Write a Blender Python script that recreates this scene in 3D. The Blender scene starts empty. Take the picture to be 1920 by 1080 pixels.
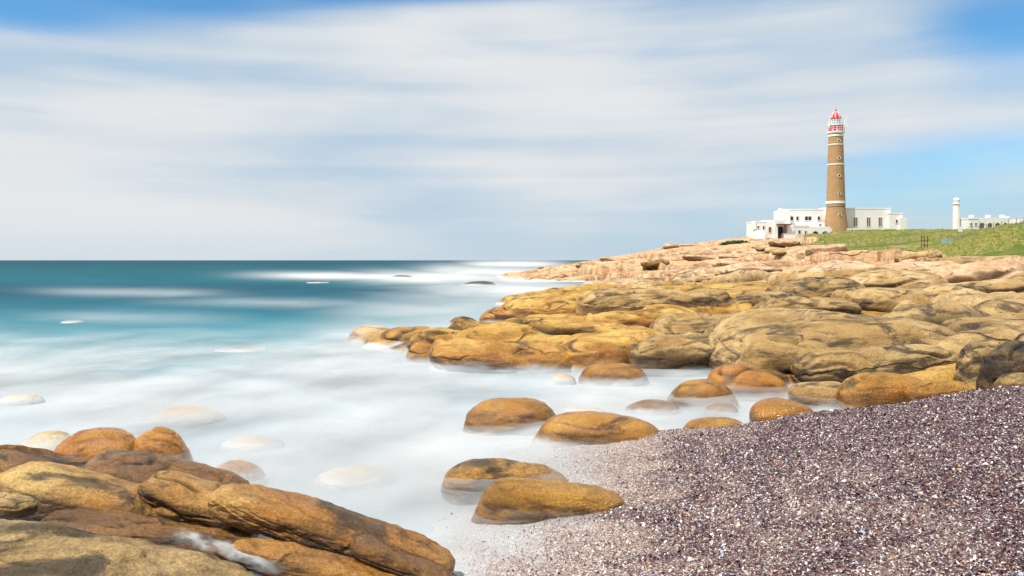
import bpy, math, random
import numpy as np
random.seed(7); rs=np.random.RandomState(11)
S=bpy.context.scene; COL=S.collection
H=2.4; F=1493.0; HY=488.0
def X(px,Y): return (px-960.0)/F*Y
def Z(py,Y): return H-(py-HY)*Y/F
# ---------------------------------------------------------------- noise
P=np.arange(256); rs.shuffle(P); P=np.concatenate([P,P,P])
G=rs.normal(size=(256,3)); G/=np.linalg.norm(G,axis=1)[:,None]
def pn(x,y,z):
    x=np.asarray(x,float);y=np.asarray(y,float)+0*x;z=np.asarray(z,float)+0*x
    xi=np.floor(x).astype(int);yi=np.floor(y).astype(int);zi=np.floor(z).astype(int)
    fx=x-xi;fy=y-yi;fz=z-zi
    u=fx**3*(fx*(fx*6-15)+10);v=fy**3*(fy*(fy*6-15)+10);w=fz**3*(fz*(fz*6-15)+10)
    r=0
    for a in (0,1):
        for b in (0,1):
            for c in (0,1):
                h=P[P[P[(xi+a)&255]+((yi+b)&255)]+((zi+c)&255)]
                g=G[h]
                d=g[...,0]*(fx-a)+g[...,1]*(fy-b)+g[...,2]*(fz-c)
                r=r+d*(u if a else 1-u)*(v if b else 1-v)*(w if c else 1-w)
    return r*1.5
def fbm(x,y,z=0.0,o=4,g=.5):
    s=0;a=1.0;f=1.0
    for i in range(o):
        s=s+a*pn(np.asarray(x)*f+i*17.3,np.asarray(y)*f+i*5.1,np.asarray(z)*f+i*9.7);a*=g;f*=2.03
    return s
J=rs.rand(256,4)
def voro(x,y,z=None):
    three=z is not None
    xi=np.floor(x).astype(int);yi=np.floor(y).astype(int)
    zi=np.floor(z).astype(int) if three else 0*xi
    f1=np.full(x.shape,9.);f2=f1.copy();cid=np.zeros(x.shape,int)
    dx1=np.zeros(x.shape);dy1=np.zeros(x.shape)
    for a in (-1,0,1):
        for b in (-1,0,1):
            for c in ((-1,0,1) if three else (0,)):
                h=P[P[P[(xi+a)&255]+((yi+b)&255)]+((zi+c)&255)]
                dx=xi+a+.1+.8*J[h,0]-x;dy=yi+b+.1+.8*J[h,1]-y
                d=dx*dx+dy*dy
                if three:
                    dz=zi+c+.1+.8*J[h,2]-z;d=d+dz*dz
                d=np.sqrt(d)
                m=d<f1
                f2=np.where(m,f1,np.minimum(f2,d))
                cid=np.where(m,h,cid);dx1=np.where(m,dx,dx1);dy1=np.where(m,dy,dy1)
                f1=np.where(m,d,f1)
    return f1,f2,cid,dx1,dy1
def ss(x,a,b):
    t=np.clip((np.asarray(x,float)-a)/(b-a),0,1);return t*t*(3-2*t)
# ---------------------------------------------------------------- objects
def props(o,label=None,cat=None,group=None,kind=None):
    if label:o['label']=label
    if cat:o['category']=cat
    if group:o['group']=group
    if kind:o['kind']=kind
    return o
def mk(name,V,Fc,mat,parent=None,smooth=True,attrs=None,colors=None):
    V=np.asarray(V,float);Fc=np.asarray(Fc,dtype=np.int32)
    me=bpy.data.meshes.new(name)
    me.vertices.add(len(V));me.vertices.foreach_set('co',V.ravel())
    n,k=Fc.shape
    me.loops.add(n*k);me.loops.foreach_set('vertex_index',Fc.ravel())
    me.polygons.add(n);me.polygons.foreach_set('loop_start',np.arange(0,n*k,k,dtype=np.int32))
    try: me.polygons.foreach_set('loop_total',np.full(n,k,dtype=np.int32))
    except Exception: pass
    me.update(calc_edges=True)
    me.polygons.foreach_set('use_smooth',np.full(n,smooth))
    for nm,a in (attrs or {}).items():
        at=me.attributes.new(nm,'FLOAT','POINT');at.data.foreach_set('value',np.asarray(a,dtype=np.float32).ravel())
    for nm,a in (colors or {}).items():
        at=me.attributes.new(nm,'FLOAT_COLOR','POINT');at.data.foreach_set('color',np.asarray(a,dtype=np.float32).ravel())
    me.materials.append(mat)
    o=bpy.data.objects.new(name,me);COL.objects.link(o)
    if parent:o.parent=parent
    return o
def empty(name,loc,label,cat,group=None):
    o=bpy.data.objects.new(name,None);COL.objects.link(o);o.location=loc
    return props(o,label,cat,group)
class MB:
    def __init__(s,org=(0,0,0)): s.v=[];s.f=[];s.o=org
    def box(s,x0,x1,y0,y1,z0,z1):
        b=len(s.v);ox,oy,oz=s.o
        for z in (z0,z1):
            for (x,y) in ((x0,y0),(x1,y0),(x1,y1),(x0,y1)): s.v.append((x-ox,y-oy,z-oz))
        for q in ((0,3,2,1),(4,5,6,7),(0,1,5,4),(1,2,6,5),(2,3,7,6),(3,0,4,7)): s.f.append(tuple(b+i for i in q))
        return s
    def lathe(s,cx,cy,prof,n=32,a0=0,a1=2*math.pi):
        b=len(s.v);ox,oy,oz=s.o
        for r,z in prof:
            for i in range(n):
                a=a0+(a1-a0)*i/n
                s.v.append((cx+r*math.cos(a)-ox,cy+r*math.sin(a)-oy,z-oz))
        for j in range(len(prof)-1):
            for i in range(n):
                k=(i+1)%n
                s.f.append((b+j*n+i,b+j*n+k,b+(j+1)*n+k,b+(j+1)*n+i))
        return s
    def quad(s,pts):
        b=len(s.v)
        for p in pts: s.v.append((p[0]-s.o[0],p[1]-s.o[1],p[2]-s.o[2]))
        s.f.append((b,b+1,b+2,b+3));return s
    def bar(s,p,q,r,n=5):
        p=np.array(p,float);q=np.array(q,float);d=q-p;d/=np.linalg.norm(d)
        a=np.cross(d,[0,0,1.]) if abs(d[2])<.9 else np.cross(d,[1.,0,0]);a/=np.linalg.norm(a);c=np.cross(d,a)
        b=len(s.v)
        for e in (p,q):
            for i in range(n):
                t=2*math.pi*i/n;w=e+r*(math.cos(t)*a+math.sin(t)*c)-np.array(s.o);s.v.append(tuple(w))
        for i in range(n):
            k=(i+1)%n;s.f.append((b+i,b+k,b+n+k,b+n+i))
        return s
    def build(s,name,mat,parent=None,smooth=False): return mk(name,s.v,s.f,mat,parent,smooth)
# ---------------------------------------------------------------- materials
class NT:
    def __init__(s,tree): s.t=tree;s.n=tree.nodes;s.l=tree.links
    def new(s,t,**k):
        n=s.n.new(t)
        for a,b in k.items(): setattr(n,a,b)
        return n
    def put(s,sock,v):
        if isinstance(v,bpy.types.NodeSocket): s.l.new(v,sock)
        else:
            try: sock.default_value=v
            except Exception: sock.default_value=(v,v,v)
    def m(s,op,a,b=0.0,c=None,clamp=False):
        n=s.new('ShaderNodeMath',operation=op,use_clamp=clamp);s.put(n.inputs[0],a);s.put(n.inputs[1],b)
        if c is not None:s.put(n.inputs[2],c)
        return n.outputs[0]
    def mr(s,v,a,b,c=0.0,d=1.0):
        n=s.new('ShaderNodeMapRange',interpolation_type='SMOOTHSTEP');s.put(n.inputs[0],v)
        for i,w in enumerate((a,b,c,d)): s.put(n.inputs[i+1],w)
        return n.outputs[0]
    def mix(s,f,a,b,blend='MIX'):
        n=s.new('ShaderNodeMix',data_type='RGBA',blend_type=blend);s.put(n.inputs[0],f)
        for sock,v in ((n.inputs[6],a),(n.inputs[7],b)):
            if isinstance(v,tuple) and len(v)==3:v=v+(1,)
            s.put(sock,v)
        return n.outputs[2]
    def noise(s,vec,sc,det=4,rough=.55,dist=0.0):
        n=s.new('ShaderNodeTexNoise');s.put(n.inputs['Vector'],vec)
        n.inputs['Scale'].default_value=sc;n.inputs['Detail'].default_value=det
        n.inputs['Roughness'].default_value=rough;n.inputs['Distortion'].default_value=dist
        return n.outputs[0]
    def attr(s,name,out='Fac'):
        n=s.new('ShaderNodeAttribute',attribute_name=name);return n.outputs[out]
    def scale(s,vec,sx,sy,sz,rz=0):
        n=s.new('ShaderNodeMapping');s.put(n.inputs[0],vec);n.inputs['Scale'].default_value=(sx,sy,sz)
        n.inputs['Rotation'].default_value=(0,0,rz);return n.outputs[0]
    def bump(s,h,strength,dist,normal=None):
        n=s.new('ShaderNodeBump');n.inputs['Strength'].default_value=strength;n.inputs['Distance'].default_value=dist
        s.put(n.inputs['Height'],h)
        if normal is not None:s.l.new(normal,n.inputs['Normal'])
        return n.outputs[0]
    def fract(s,pos,sc,w,warp=.6):
        """thin warped fracture lines, 1 on the line"""
        n=s.new('ShaderNodeTexNoise');s.put(n.inputs['Vector'],pos);n.inputs['Scale'].default_value=1.3*sc;n.inputs['Detail'].default_value=3
        a=s.new('ShaderNodeVectorMath',operation='SUBTRACT');s.l.new(n.outputs['Color'],a.inputs[0]);a.inputs[1].default_value=(.5,.5,.5)
        b=s.new('ShaderNodeVectorMath',operation='SCALE');s.l.new(a.outputs[0],b.inputs[0]);b.inputs['Scale'].default_value=warp/sc
        c=s.new('ShaderNodeVectorMath',operation='ADD');s.l.new(b.outputs[0],c.inputs[0]);s.put(c.inputs[1],pos)
        v=s.new('ShaderNodeTexVoronoi',feature='DISTANCE_TO_EDGE');s.l.new(s.scale(c.outputs[0],.30,.7,2.0,.25),v.inputs['Vector']);v.inputs['Scale'].default_value=sc
        mask=s.mr(s.noise(pos,.9*sc,2,.5),.48,.64)
        return s.m('MULTIPLY',s.mr(v.outputs['Distance'],0,w,1,0),mask)
def mat(name):
    m=bpy.data.materials.new(name);m.use_nodes=True;N=NT(m.node_tree);b=m.node_tree.nodes['Principled BSDF'];return m,N,b
def plain(name,c,rough=.7,var=.12,sc=2.0,metal=0):
    m,N,b=mat(name);pos=N.new('ShaderNodeNewGeometry').outputs['Position']
    n=N.noise(pos,sc,6,.6)
    f=N.mr(n,.3,.7)
    N.put(b.inputs['Base Color'],N.mix(f,tuple(x*(1-var) for x in c),tuple(min(1,x*(1+var)) for x in c)))
    b.inputs['Roughness'].default_value=rough;b.inputs['Metallic'].default_value=metal
    b.inputs['Specular IOR Level'].default_value=.3
    return m
FOAM=(.50,.52,.535)
def foamcoat(N,pos,z,lo=.0,hi=.22,amp=.42):
    """milky wash running over everything close to the water level"""
    n=N.noise(N.scale(pos,.6,.6,1.4),1.3,3,.5,.4)
    zz=N.m('SUBTRACT',z,N.m('MULTIPLY',N.m('SUBTRACT',n,.5),amp))
    return N.mr(zz,hi,lo)
def underside_shade(N,g,c,amt=.8):
    """paints shade into the colour of steep and overhanging rock"""
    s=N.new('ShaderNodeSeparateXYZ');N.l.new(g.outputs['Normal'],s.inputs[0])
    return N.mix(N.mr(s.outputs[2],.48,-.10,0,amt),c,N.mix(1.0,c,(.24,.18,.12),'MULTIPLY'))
def rockmat(name,A,B,dark=(.05,.035,.02),darkness=.5,wet=.3,wetz=.25,bs=1.0,foam=(0.0,.2),famp=.42,fr=.7,base_wet=.45):
    m,N,b=mat(name);g=N.new('ShaderNodeNewGeometry');pos=g.outputs['Position']
    sep=N.new('ShaderNodeSeparateXYZ');N.l.new(pos,sep.inputs[0]);z=sep.outputs[2]
    n1=N.noise(pos,.8,5,.6,.6);n2=N.noise(N.scale(pos,.7,1,2.4),1.5,10,.64,.9);n3=N.noise(pos,48,5,.75);n4=N.noise(N.scale(pos,.6,.9,2.0),3.4,7,.62,.4)
    c=N.mix(N.mr(n1,.36,.64),A,B)
    c=N.mix(N.mr(n4,.44,.72,0,.65),c,tuple(x*.40 for x in A))
    d=N.mr(n2,.64-.20*darkness,.76-.20*darkness,0,.86)
    c=N.mix(d,c,dark)
    c=N.mix(1.0,c,N.mix(N.mr(n3,.3,.7),(.60,.58,.55),(1.35,1.35,1.37)),'MULTIPLY')
    cr=N.attr('crev');fl=N.m('MULTIPLY',N.fract(pos,.6,.022),fr)
    cr=N.m('MAXIMUM',cr,fl)
    c=N.mix(N.m('MULTIPLY',cr,.93,clamp=True),c,tuple(x*.06 for x in A))  # crevice shadow painted into the rock colour, along with dark fracture lines
    zz=N.m('ADD',z,N.m('MULTIPLY',N.m('SUBTRACT',n1,.5),.5))
    w=N.mr(zz,wetz+.18,wetz-.15)
    c=N.mix(N.m('MULTIPLY',w,.85),c,N.mix(1.0,c,(.90,.66,.36),'MULTIPLY'))
    c=underside_shade(N,g,c)
    fo=foamcoat(N,pos,z,foam[0],foam[1],famp)
    wb=foamcoat(N,pos,z,foam[0]+.12,foam[1]+.22,famp)
    c=N.mix(N.m('MULTIPLY',wb,base_wet),c,N.mix(1.0,c,(.35,.30,.24),'MULTIPLY'))
    c=N.mix(fo,c,FOAM)
    N.put(b.inputs['Base Color'],c)
    r=N.mr(w,0,1,.68,wet);r=N.m('ADD',r,N.m('MULTIPLY',N.m('SUBTRACT',n4,.5),.4),clamp=True)
    r=N.m('MAXIMUM',r,N.m('MULTIPLY',fo,.6))
    N.put(b.inputs['Roughness'],r);b.inputs['Specular IOR Level'].default_value=.5
    h=N.m('ADD',N.m('MULTIPLY',N.noise(pos,2.2,8,.6,.3),.8),N.m('MULTIPLY',N.noise(N.scale(pos,1,1,3),12,8,.72),.22))
    h=N.m('SUBTRACT',h,N.m('MULTIPLY',fl,.7))
    st=N.m('SUBTRACT',1.0,fo)
    nb=N.new('ShaderNodeBump');N.put(nb.inputs['Strength'],st);nb.inputs['Distance'].default_value=.14*bs;N.put(nb.inputs['Height'],h)
    nn=N.bump(N.noise(pos,80,4,.75),.35*bs,.008,nb.outputs[0])
    N.l.new(nn,b.inputs['Normal'])
    return m
RM={
 'gold':rockmat('golden_rock',(.44,.22,.025),(.62,.385,.10),(.06,.038,.013),.56,.22,.5),
 'orange':rockmat('orange_wet_rock',(.38,.205,.02),(.52,.33,.06),(.06,.035,.012),.45,.14,.9,.6,fr=.0,base_wet=.7),
 'pyramid':rockmat('deep_orange_rock',(.42,.205,.022),(.56,.32,.06),(.08,.035,.012),.3,.10,.9,.6,fr=.0,base_wet=.4),
 'tan':rockmat('tan_rock',(.42,.255,.085),(.62,.44,.22),(.065,.045,.022),.58,.35,.3),
 'brown':rockmat('brown_rock',(.36,.215,.065),(.53,.36,.15),(.05,.034,.016),.72,.32,.3),
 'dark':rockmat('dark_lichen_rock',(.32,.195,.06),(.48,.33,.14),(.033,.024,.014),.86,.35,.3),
 'wetgold':rockmat('wet_golden_rock',(.42,.235,.05),(.60,.40,.14),(.05,.032,.013),.66,.24,.75,.9,fr=.4),
 'wetbrown':rockmat('wet_brown_rock',(.20,.11,.03),(.34,.21,.075),(.025,.017,.010),.82,.20,.95,.9,fr=.4),
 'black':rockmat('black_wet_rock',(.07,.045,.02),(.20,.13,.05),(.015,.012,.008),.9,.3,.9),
 'seablack':rockmat('sea_black_rock',(.10,.11,.105),(.16,.17,.16),(.06,.06,.06),.6,.5,.9,foam=(.0,.20),famp=.12,fr=0),
 'pink':rockmat('pink_granite',(.58,.35,.18),(.68,.49,.31),(.15,.09,.05),.35,.4,.2),
 'pale':rockmat('mist_pale_rock',(.50,.34,.15),(.52,.40,.22),(.38,.26,.13),.1,.5,-.5,.2,foam=(.0,.27),famp=.10,fr=0,base_wet=0),
 'beach':rockmat('beach_golden_rock',(.40,.235,.025),(.52,.345,.08),(.045,.032,.014),.66,.22,.6,foam=(-.06,.13),fr=.5,base_wet=.6),
}
# ---------------------------------------------------------------- rocks
import bmesh
ICO={}
def ico(n):
    if n not in ICO:
        bm=bmesh.new();bmesh.ops.create_icosphere(bm,subdivisions=n,radius=1)
        V=np.array([v.co[:] for v in bm.verts]);Fc=np.array([[v.index for v in f.verts] for f in bm.faces]);bm.free();ICO[n]=(V,Fc)
    return ICO[n]
def rotm(tilt,yaw,pitch=0):
    t,y,p=[math.radians(a) for a in (tilt,yaw,pitch)]
    Ry=np.array([[math.cos(t),0,math.sin(t)],[0,1,0],[-math.sin(t),0,math.cos(t)]])
    Rx=np.array([[1,0,0],[0,math.cos(p),-math.sin(p)],[0,math.sin(p),math.cos(p)]])
    Rz=np.array([[math.cos(y),-math.sin(y),0],[math.sin(y),math.cos(y),0],[0,0,1]])
    return Rz@Ry@Rx
FB='flat_boulder'
def rock_at(c,a,b,h,kind,label,cat='rock',name='boulder',group=None,p=2.5,tilt=0,yaw=0,pitch=0,seed=0,sub=5,rough=1.0,crk=1.0,cs=1.0,strata=None):
    V,Fc=ico(sub)
    if strata is None: strata=1.0 if name==FB else 0.0
    den=(np.abs(V)**p).sum(1)**(1/p);U=V/den[:,None]
    s=min(a,b,h*1.5);sz=np.array([a,b,h]);Q=U*sz;o=seed*13.7+3
    k=1/(s*1.5)
    w=np.stack([fbm(Q[:,0]*k+o,Q[:,1]*k,Q[:,2]*k+j*31,2) for j in range(3)],1)
    ka=.9/a
    low=fbm(Q[:,0]*k*.5+o,Q[:,1]*k*.6+5,Q[:,2]*k*1.1,2)
    kk=.36/s*cs
    q=Q+w*s*.40
    f1,f2,cid,_,_=voro(q[:,0]*kk*.34+o,q[:,1]*kk*.7,q[:,2]*kk*2.3+o)
    e=f2-f1;crack=1-ss(e,0,.05)
    step=(J[cid,3]-.5)*ss(e,0,.10)
    rnd=ss(e,0,.4)**.5-.8
    med=fbm(Q[:,0]*k*1.5,Q[:,1]*k*3,Q[:,2]*k*4.5+o,4,.5)
    big=strata if strata>0 else 0
    d=s*(.13*low+crk*((.12+.16*big)*step+.05*big*rnd-.10*crack)+.032*rough*med)
    dip=.15*math.sin(seed*1.7)
    ph=(Q[:,2]+dip*Q[:,0]+.2*Q[:,1]*math.cos(seed))/h*.95+.30*low+.18*w[:,0]+seed*.37
    fr=np.abs((ph%1.0)-.5)*2
    gm_=ss(fbm(Q[:,0]*ka+o,Q[:,1]*ka,3.3,2),-.35,.0)
    gr=(1-ss(fr,.0,.12))*gm_
    d=d-strata*s*.13*gr+strata*s*.16*((ph%1.0)-.5)*gm_
    if sub>=6: d=d+.010*rough*fbm(Q[:,0]*7,Q[:,1]*7,Q[:,2]*14+o,4)
    nrm=U/sz;nrm/=np.linalg.norm(nrm,axis=1)[:,None]
    W=Q+nrm*d[:,None]
    W=W@rotm(tilt,yaw,pitch).T
    o=mk(name,W,Fc,RM[kind],None,True,{'crev':np.clip(crack*crk+strata*gr+ss(-med,.3,.8)*.35,0,1)})
    o.location=c
    return props(o,label,cat,group)
def rock(x0,x1,yt,yb,zb,kind,label,depth=.8,sink=.35,**k):
    Y0=(H-zb)*F/(yb-HY)
    a=(x1-x0)/2/F*Y0
    b=a*depth;Yc=Y0+b*.85
    a=(x1-x0)/2/F*Yc
    zt=Z(yt,Yc);hh=zt-zb
    zc=zb-sink*hh;h=(zt-zc)
    return rock_at((X((x0+x1)/2,Yc),Yc,zc),a,b,h,kind,label,**k)
def slab(cx,cy,w,h,Y,kind,label,depth=.5,**k):
    a=w/2/F*Y;return rock_at((X(cx,Y),Y,Z(cy,Y)),a,a*depth,h/2/F*Y,kind,label,**k)
# ---------------------------------------------------------------- terrain
cols={
600:[(8,-.6),(400,-.6)],
680:[(8,-.6),(20.5,-.5),(22,-.05),(25,.0),(28,-.5),(400,-.6)],
790:[(8,-.6),(17.2,-.5),(19,.05),(22,.2),(26,.1),(29,-.4),(400,-.6)],
900:[(8,-.6),(17.4,-.5),(19,.1),(22,.3),(28,.2),(31,-.3),(40,-.6),(400,-.6)],
970:[(8,-.6),(17.4,-.5),(19,.1),(22,.35),(28,.25),(32,.1),(45,.3),(52,-.1),(56,-.5),(92,-.5),(106,.0),(115,.25),(130,-.3),(400,-.5)],
1030:[(8,-.6),(17.4,-.5),(19,.1),(22,.35),(28,.25),(32,.2),(45,.4),(52,.1),(56,-.5),(85,-.5),(98,.4),(130,.9),(160,.6),(200,.2),(260,-.3),(400,-.5)],
1130:[(8,-.6),(17.4,-.5),(19,.15),(22,.4),(28,.25),(36,.3),(46,.55),(54,.2),(60,-.5),(70,-.4),(78,.3),(110,1.3),(150,2.4),(200,2.2),(300,0),(400,0)],
1250:[(8,-.6),(17.4,-.4),(19,.2),(22,.4),(28,.3),(40,.45),(50,.6),(57,.1),(62,-.1),(75,.6),(110,2),(150,4.2),(175,5.2),(220,4),(400,2)],
1400:[(8,-.5),(12,-.5),(14,-.3),(16.2,-.1),(18,.4),(22,.65),(28,.65),(40,.75),(60,1.1),(90,2),(120,3.3),(150,5.4),(165,6.4),(176,7.6),(220,8),(400,6)],
1500:[(8,-.3),(11,-.3),(13.5,-.1),(15.5,.45),(20,.75),(28,.75),(40,.9),(60,1.3),(90,2.4),(120,4),(150,6.0),(168,6.9),(178,8.8),(220,9),(400,7)],
1600:[(8,-.2),(12,-.2),(14,.1),(16,.6),(20,.85),(28,.95),(45,1.3),(70,2.0),(100,3.3),(130,5.6),(165,8.3),(172,9.1),(220,9.2),(400,8)],
1750:[(8,-.1),(10,-.1),(12,0),(13.5,.2),(15,.65),(20,.9),(28,1.1),(45,1.5),(65,2.2),(85,3.2),(120,6),(170,9.0),(220,9),(400,8)],
1920:[(8,.2),(10,.2),(12,.4),(13.5,.7),(20,1.0),(28,1.2),(45,1.6),(62,2.35),(75,3.8),(95,7.0),(130,8),(220,9),(400,8)],
2500:[(8,.4),(10,.4),(12,.6),(13.5,.9),(20,1.2),(28,1.4),(45,1.9),(62,3),(75,4.6),(95,8.0),(130,9),(220,9),(400,8)]}
gp=np.arange(600,2501,10.);gl=np.linspace(math.log(8),math.log(400),220)
ks=sorted(cols);T0=np.array([np.interp(gl,[math.log(a) for a,_ in cols[k]],[b for _,b in cols[k]]) for k in ks])
BG=np.array([np.interp(gp,ks,T0[:,j]) for j in range(len(gl))]).T
kx=np.exp(-np.arange(-5,6)**2/8.);kx/=kx.sum()
BGp=np.pad(BG,((5,5),(0,0)),'edge');BG=np.array([np.convolve(BGp[:,j],kx,'valid') for j in range(BG.shape[1])]).T
ky=np.array([.15,.7,.15]);BGp=np.pad(BG,((0,0),(1,1)),'edge');BG=np.array([np.convolve(r,ky,'valid') for r in BGp])
def base(x,Y):
    px=np.clip(960+F*x/Y,600,2499.9);l=np.clip(np.log(Y),gl[0],gl[-1]-1e-6)
    u=(px-600)/10;v=(l-gl[0])/(gl[1]-gl[0]);i=np.minimum(u.astype(int),len(gp)-2);j=np.minimum(v.astype(int),len(gl)-2);u=u-i;v=v-j
    return BG[i,j]*(1-u)*(1-v)+BG[i+1,j]*u*(1-v)+BG[i,j+1]*(1-u)*v+BG[i+1,j+1]*u*v
def grassmask(x,Y,b):
    px=960+F*x/Y;n=fbm(x*.16,Y*.12,3.3,4)
    zl=np.interp(px,[1500,1700,1920],[3.2,2.6,2.35])
    return ss(b+n*.8,zl-.1,zl+.25)*ss(px+n*60,1510,1540)*ss(Y,58,64)
def terrain(x,Y):
    x=np.asarray(x,float);Y=np.asarray(Y,float)
    wob=fbm(x*.35,Y*.35,6.6,3)
    b=base(x,Y*(1+.035*wob));gm=grassmask(x,Y,b)
    s=np.sqrt(Y)
    wx=fbm(x/s*1.1,s*2,1.7,3)*.55;wy=fbm(x/s*1.1,s*2,7.7,3)*.55
    A=x/s*.55+wx;B=s*2.5+wy+x/s*.5
    f1,f2,cid,dx,dy=voro(A,B);e=f2-f1
    r1=ss(e,0,.20)**.5
    h1=(J[cid,3]*.9+.1)*r1+.8*(dx*(J[cid,0]-.5)+dy*(J[cid,1]-.1))*2*r1
    g1,g2,c2,_,_=voro(A*2.0+9,B*2.1+4);e2=g2-g1
    h2=(J[c2,3])*ss(e2,0,.22)**.5
    n=fbm(A*2.6,B*1.8,2.2,5,.5)
    rock_amp=(1-gm)*(1-.75*ss(Y,115,165))*ss(b,-.55,.05)
    near=ss(Y,17,26)*.25+.75
    farb=1+.25*ss(Y,60,90)
    z=b+rock_amp*s*near*farb*(.086*(h1-.45)+.020*(h2-.4)+.012*n)+gm*.10*fbm(x*.3,Y*.3,9,4)
    crev=np.clip((1-ss(e,0,.07))*1.0+(1-ss(e2,0,.07))*.5,0,1)*(1-gm)
    return z,gm,crev
def TH(px,Y):
    z,_,_=terrain(np.array([X(px,Y)]),np.array([float(Y)]));return float(z[0])
nc,nr=800,640
pxs=np.linspace(600,2300,nc);Ys=np.exp(np.linspace(math.log(9.2),math.log(330),nr))
PX,YY=np.meshgrid(pxs,Ys);XX=(PX-960)/F*YY
zt,gm,crev=terrain(XX.ravel(),YY.ravel())
V=np.stack([XX.ravel(),YY.ravel(),zt],1)
idx=np.arange(nr*nc).reshape(nr,nc)
Q=np.stack([idx[:-1,:-1],idx[:-1,1:],idx[1:,1:],idx[1:,:-1]],-1).reshape(-1,4)
zq=zt[Q].max(1);gq=gm[Q].mean(1)
keep=zq>-.25
m,N,b_=mat('coastal_bedrock');geo=N.new('ShaderNodeNewGeometry');pos=geo.outputs['Position']
sep=N.new('ShaderNodeSeparateXYZ');N.l.new(pos,sep.inputs[0])
tint=N.attr('tint')
n1=N.noise(pos,.5,6,.62,.6);n2=N.noise(N.scale(pos,.7,1,2.4),.9,10,.66,.8);n4=N.noise(N.scale(pos,.6,.9,1.8),2.5,8,.66,.4);n3=N.noise(pos,25,5,.75)
gold=N.mix(N.mr(n1,.36,.64),(.44,.22,.025),(.62,.385,.10))
tan=N.mix(N.mr(n1,.36,.64),(.42,.25,.09),(.60,.43,.22))
pink=N.mix(N.mr(n1,.36,.62),(.56,.30,.13),(.70,.49,.29))
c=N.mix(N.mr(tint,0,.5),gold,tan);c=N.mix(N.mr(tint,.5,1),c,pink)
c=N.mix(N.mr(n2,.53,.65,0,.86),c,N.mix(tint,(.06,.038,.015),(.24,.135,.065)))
c=N.mix(N.mr(n4,.45,.7,0,.6),c,N.mix(tint,(.16,.085,.02),(.34,.19,.09)))
c=N.mix(1.0,c,N.mix(N.mr(n3,.3,.7),(.68,.68,.68),(1.3,1.3,1.3)),'MULTIPLY')
fl=N.m('MAXIMUM',N.m('MULTIPLY',N.fract(pos,.45,.022),.7),N.m('MULTIPLY',N.fract(pos,.2,.025),tint))
cr=N.m('MAXIMUM',N.attr('crev'),fl)
c=N.mix(N.m('MULTIPLY',cr,.92),c,N.mix(tint,(.03,.018,.008),(.11,.06,.03)))  # bedrock crevices darkened in the colour to deepen their shadow
c=underside_shade(N,geo,c,.65)
fo=foamcoat(N,pos,sep.outputs[2],.02,.2);c=N.mix(fo,c,FOAM)
N.put(b_.inputs['Base Color'],c);b_.inputs['Roughness'].default_value=.58;b_.inputs['Specular IOR Level'].default_value=.4
hh=N.m('ADD',N.noise(pos,1.0,10,.62,.3),N.m('MULTIPLY',N.noise(N.scale(pos,1,1,3),8,8,.7),.2))
hh=N.m('SUBTRACT',hh,N.m('MULTIPLY',fl,.6))
nb=N.new('ShaderNodeBump');N.put(nb.inputs['Strength'],N.m('SUBTRACT',1.0,fo));nb.inputs['Distance'].default_value=.30;N.put(nb.inputs['Height'],hh)
N.l.new(nb.outputs[0],b_.inputs['Normal']);bedrock=m
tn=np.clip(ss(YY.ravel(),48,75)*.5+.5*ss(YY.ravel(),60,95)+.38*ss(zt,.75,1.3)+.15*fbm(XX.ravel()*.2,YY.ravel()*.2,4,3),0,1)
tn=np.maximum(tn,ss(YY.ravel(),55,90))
def submesh(mask):
    q=Q[mask];u,inv=np.unique(q,return_inverse=True);return u,inv.reshape(-1,4)
u,q=submesh(keep&(gq<.5))
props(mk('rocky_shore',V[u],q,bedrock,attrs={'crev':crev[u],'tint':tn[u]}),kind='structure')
m,N,b_=mat('coastal_turf');pos=N.new('ShaderNodeNewGeometry').outputs['Position']
na=N.noise(pos,.09,6,.7,.5);nb=N.noise(pos,1.1,8,.7);ncn=N.noise(N.scale(pos,.25,1,1),.28,6,.65)
c=N.mix(N.mr(na,.44,.62),(.14,.19,.03),(.28,.23,.075))
c=N.mix(N.mr(nb,.42,.7,0,.65),c,(.075,.10,.025));c=N.mix(N.mr(ncn,.54,.64,0,.85),c,(.42,.30,.17))
N.put(b_.inputs['Base Color'],c);b_.inputs['Roughness'].default_value=.9;b_.inputs['Specular IOR Level'].default_value=.1
N.l.new(N.bump(N.noise(pos,2,8,.75),.9,.4),b_.inputs['Normal']);turf=m
u,q=submesh(keep&(gq>=.5))
props(mk('grassy_hill',V[u],q,turf),kind='structure')
n=26000
gpx=rs.uniform(1500,2150,n);gY=np.exp(rs.uniform(math.log(60),math.log(180),n));gx=(gpx-960)/F*gY
gz,gg,_=terrain(gx,gY);pat=fbm(gx*.12,gY*.12,4.4,3);k=(gg>.4)&(pat>-.05);gx,gY,gz,pat=gx[k],gY[k],gz[k],pat[k];n=len(gx)
hgt=rs.uniform(.05,.24,n);wd=rs.uniform(.1,.35,n);ln=rs.uniform(-.12,.12,n)
V3=np.zeros((n,4,3));V3[:,0]=np.stack([gx-wd,gY,gz-.05],1);V3[:,1]=np.stack([gx+wd,gY+.05,gz-.05],1)
V3[:,2]=np.stack([gx+wd*.5+ln,gY+.25,gz+hgt],1);V3[:,3]=np.stack([gx-wd*.3+ln,gY+.25,gz+hgt*.8],1)
t=rs.rand(n);ca=np.array([.10,.15,.025]);cb=np.array([.30,.25,.08]);cc=ca+(cb-ca)*t[:,None]
cc=np.concatenate([cc,np.ones((n,1))],1);cc=np.repeat(cc,4,0)
m,N,b_=mat('grass_blades');N.put(b_.inputs['Base Color'],N.attr('col','Color'));b_.inputs['Roughness'].default_value=.8;b_.inputs['Specular IOR Level'].default_value=.1
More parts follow.
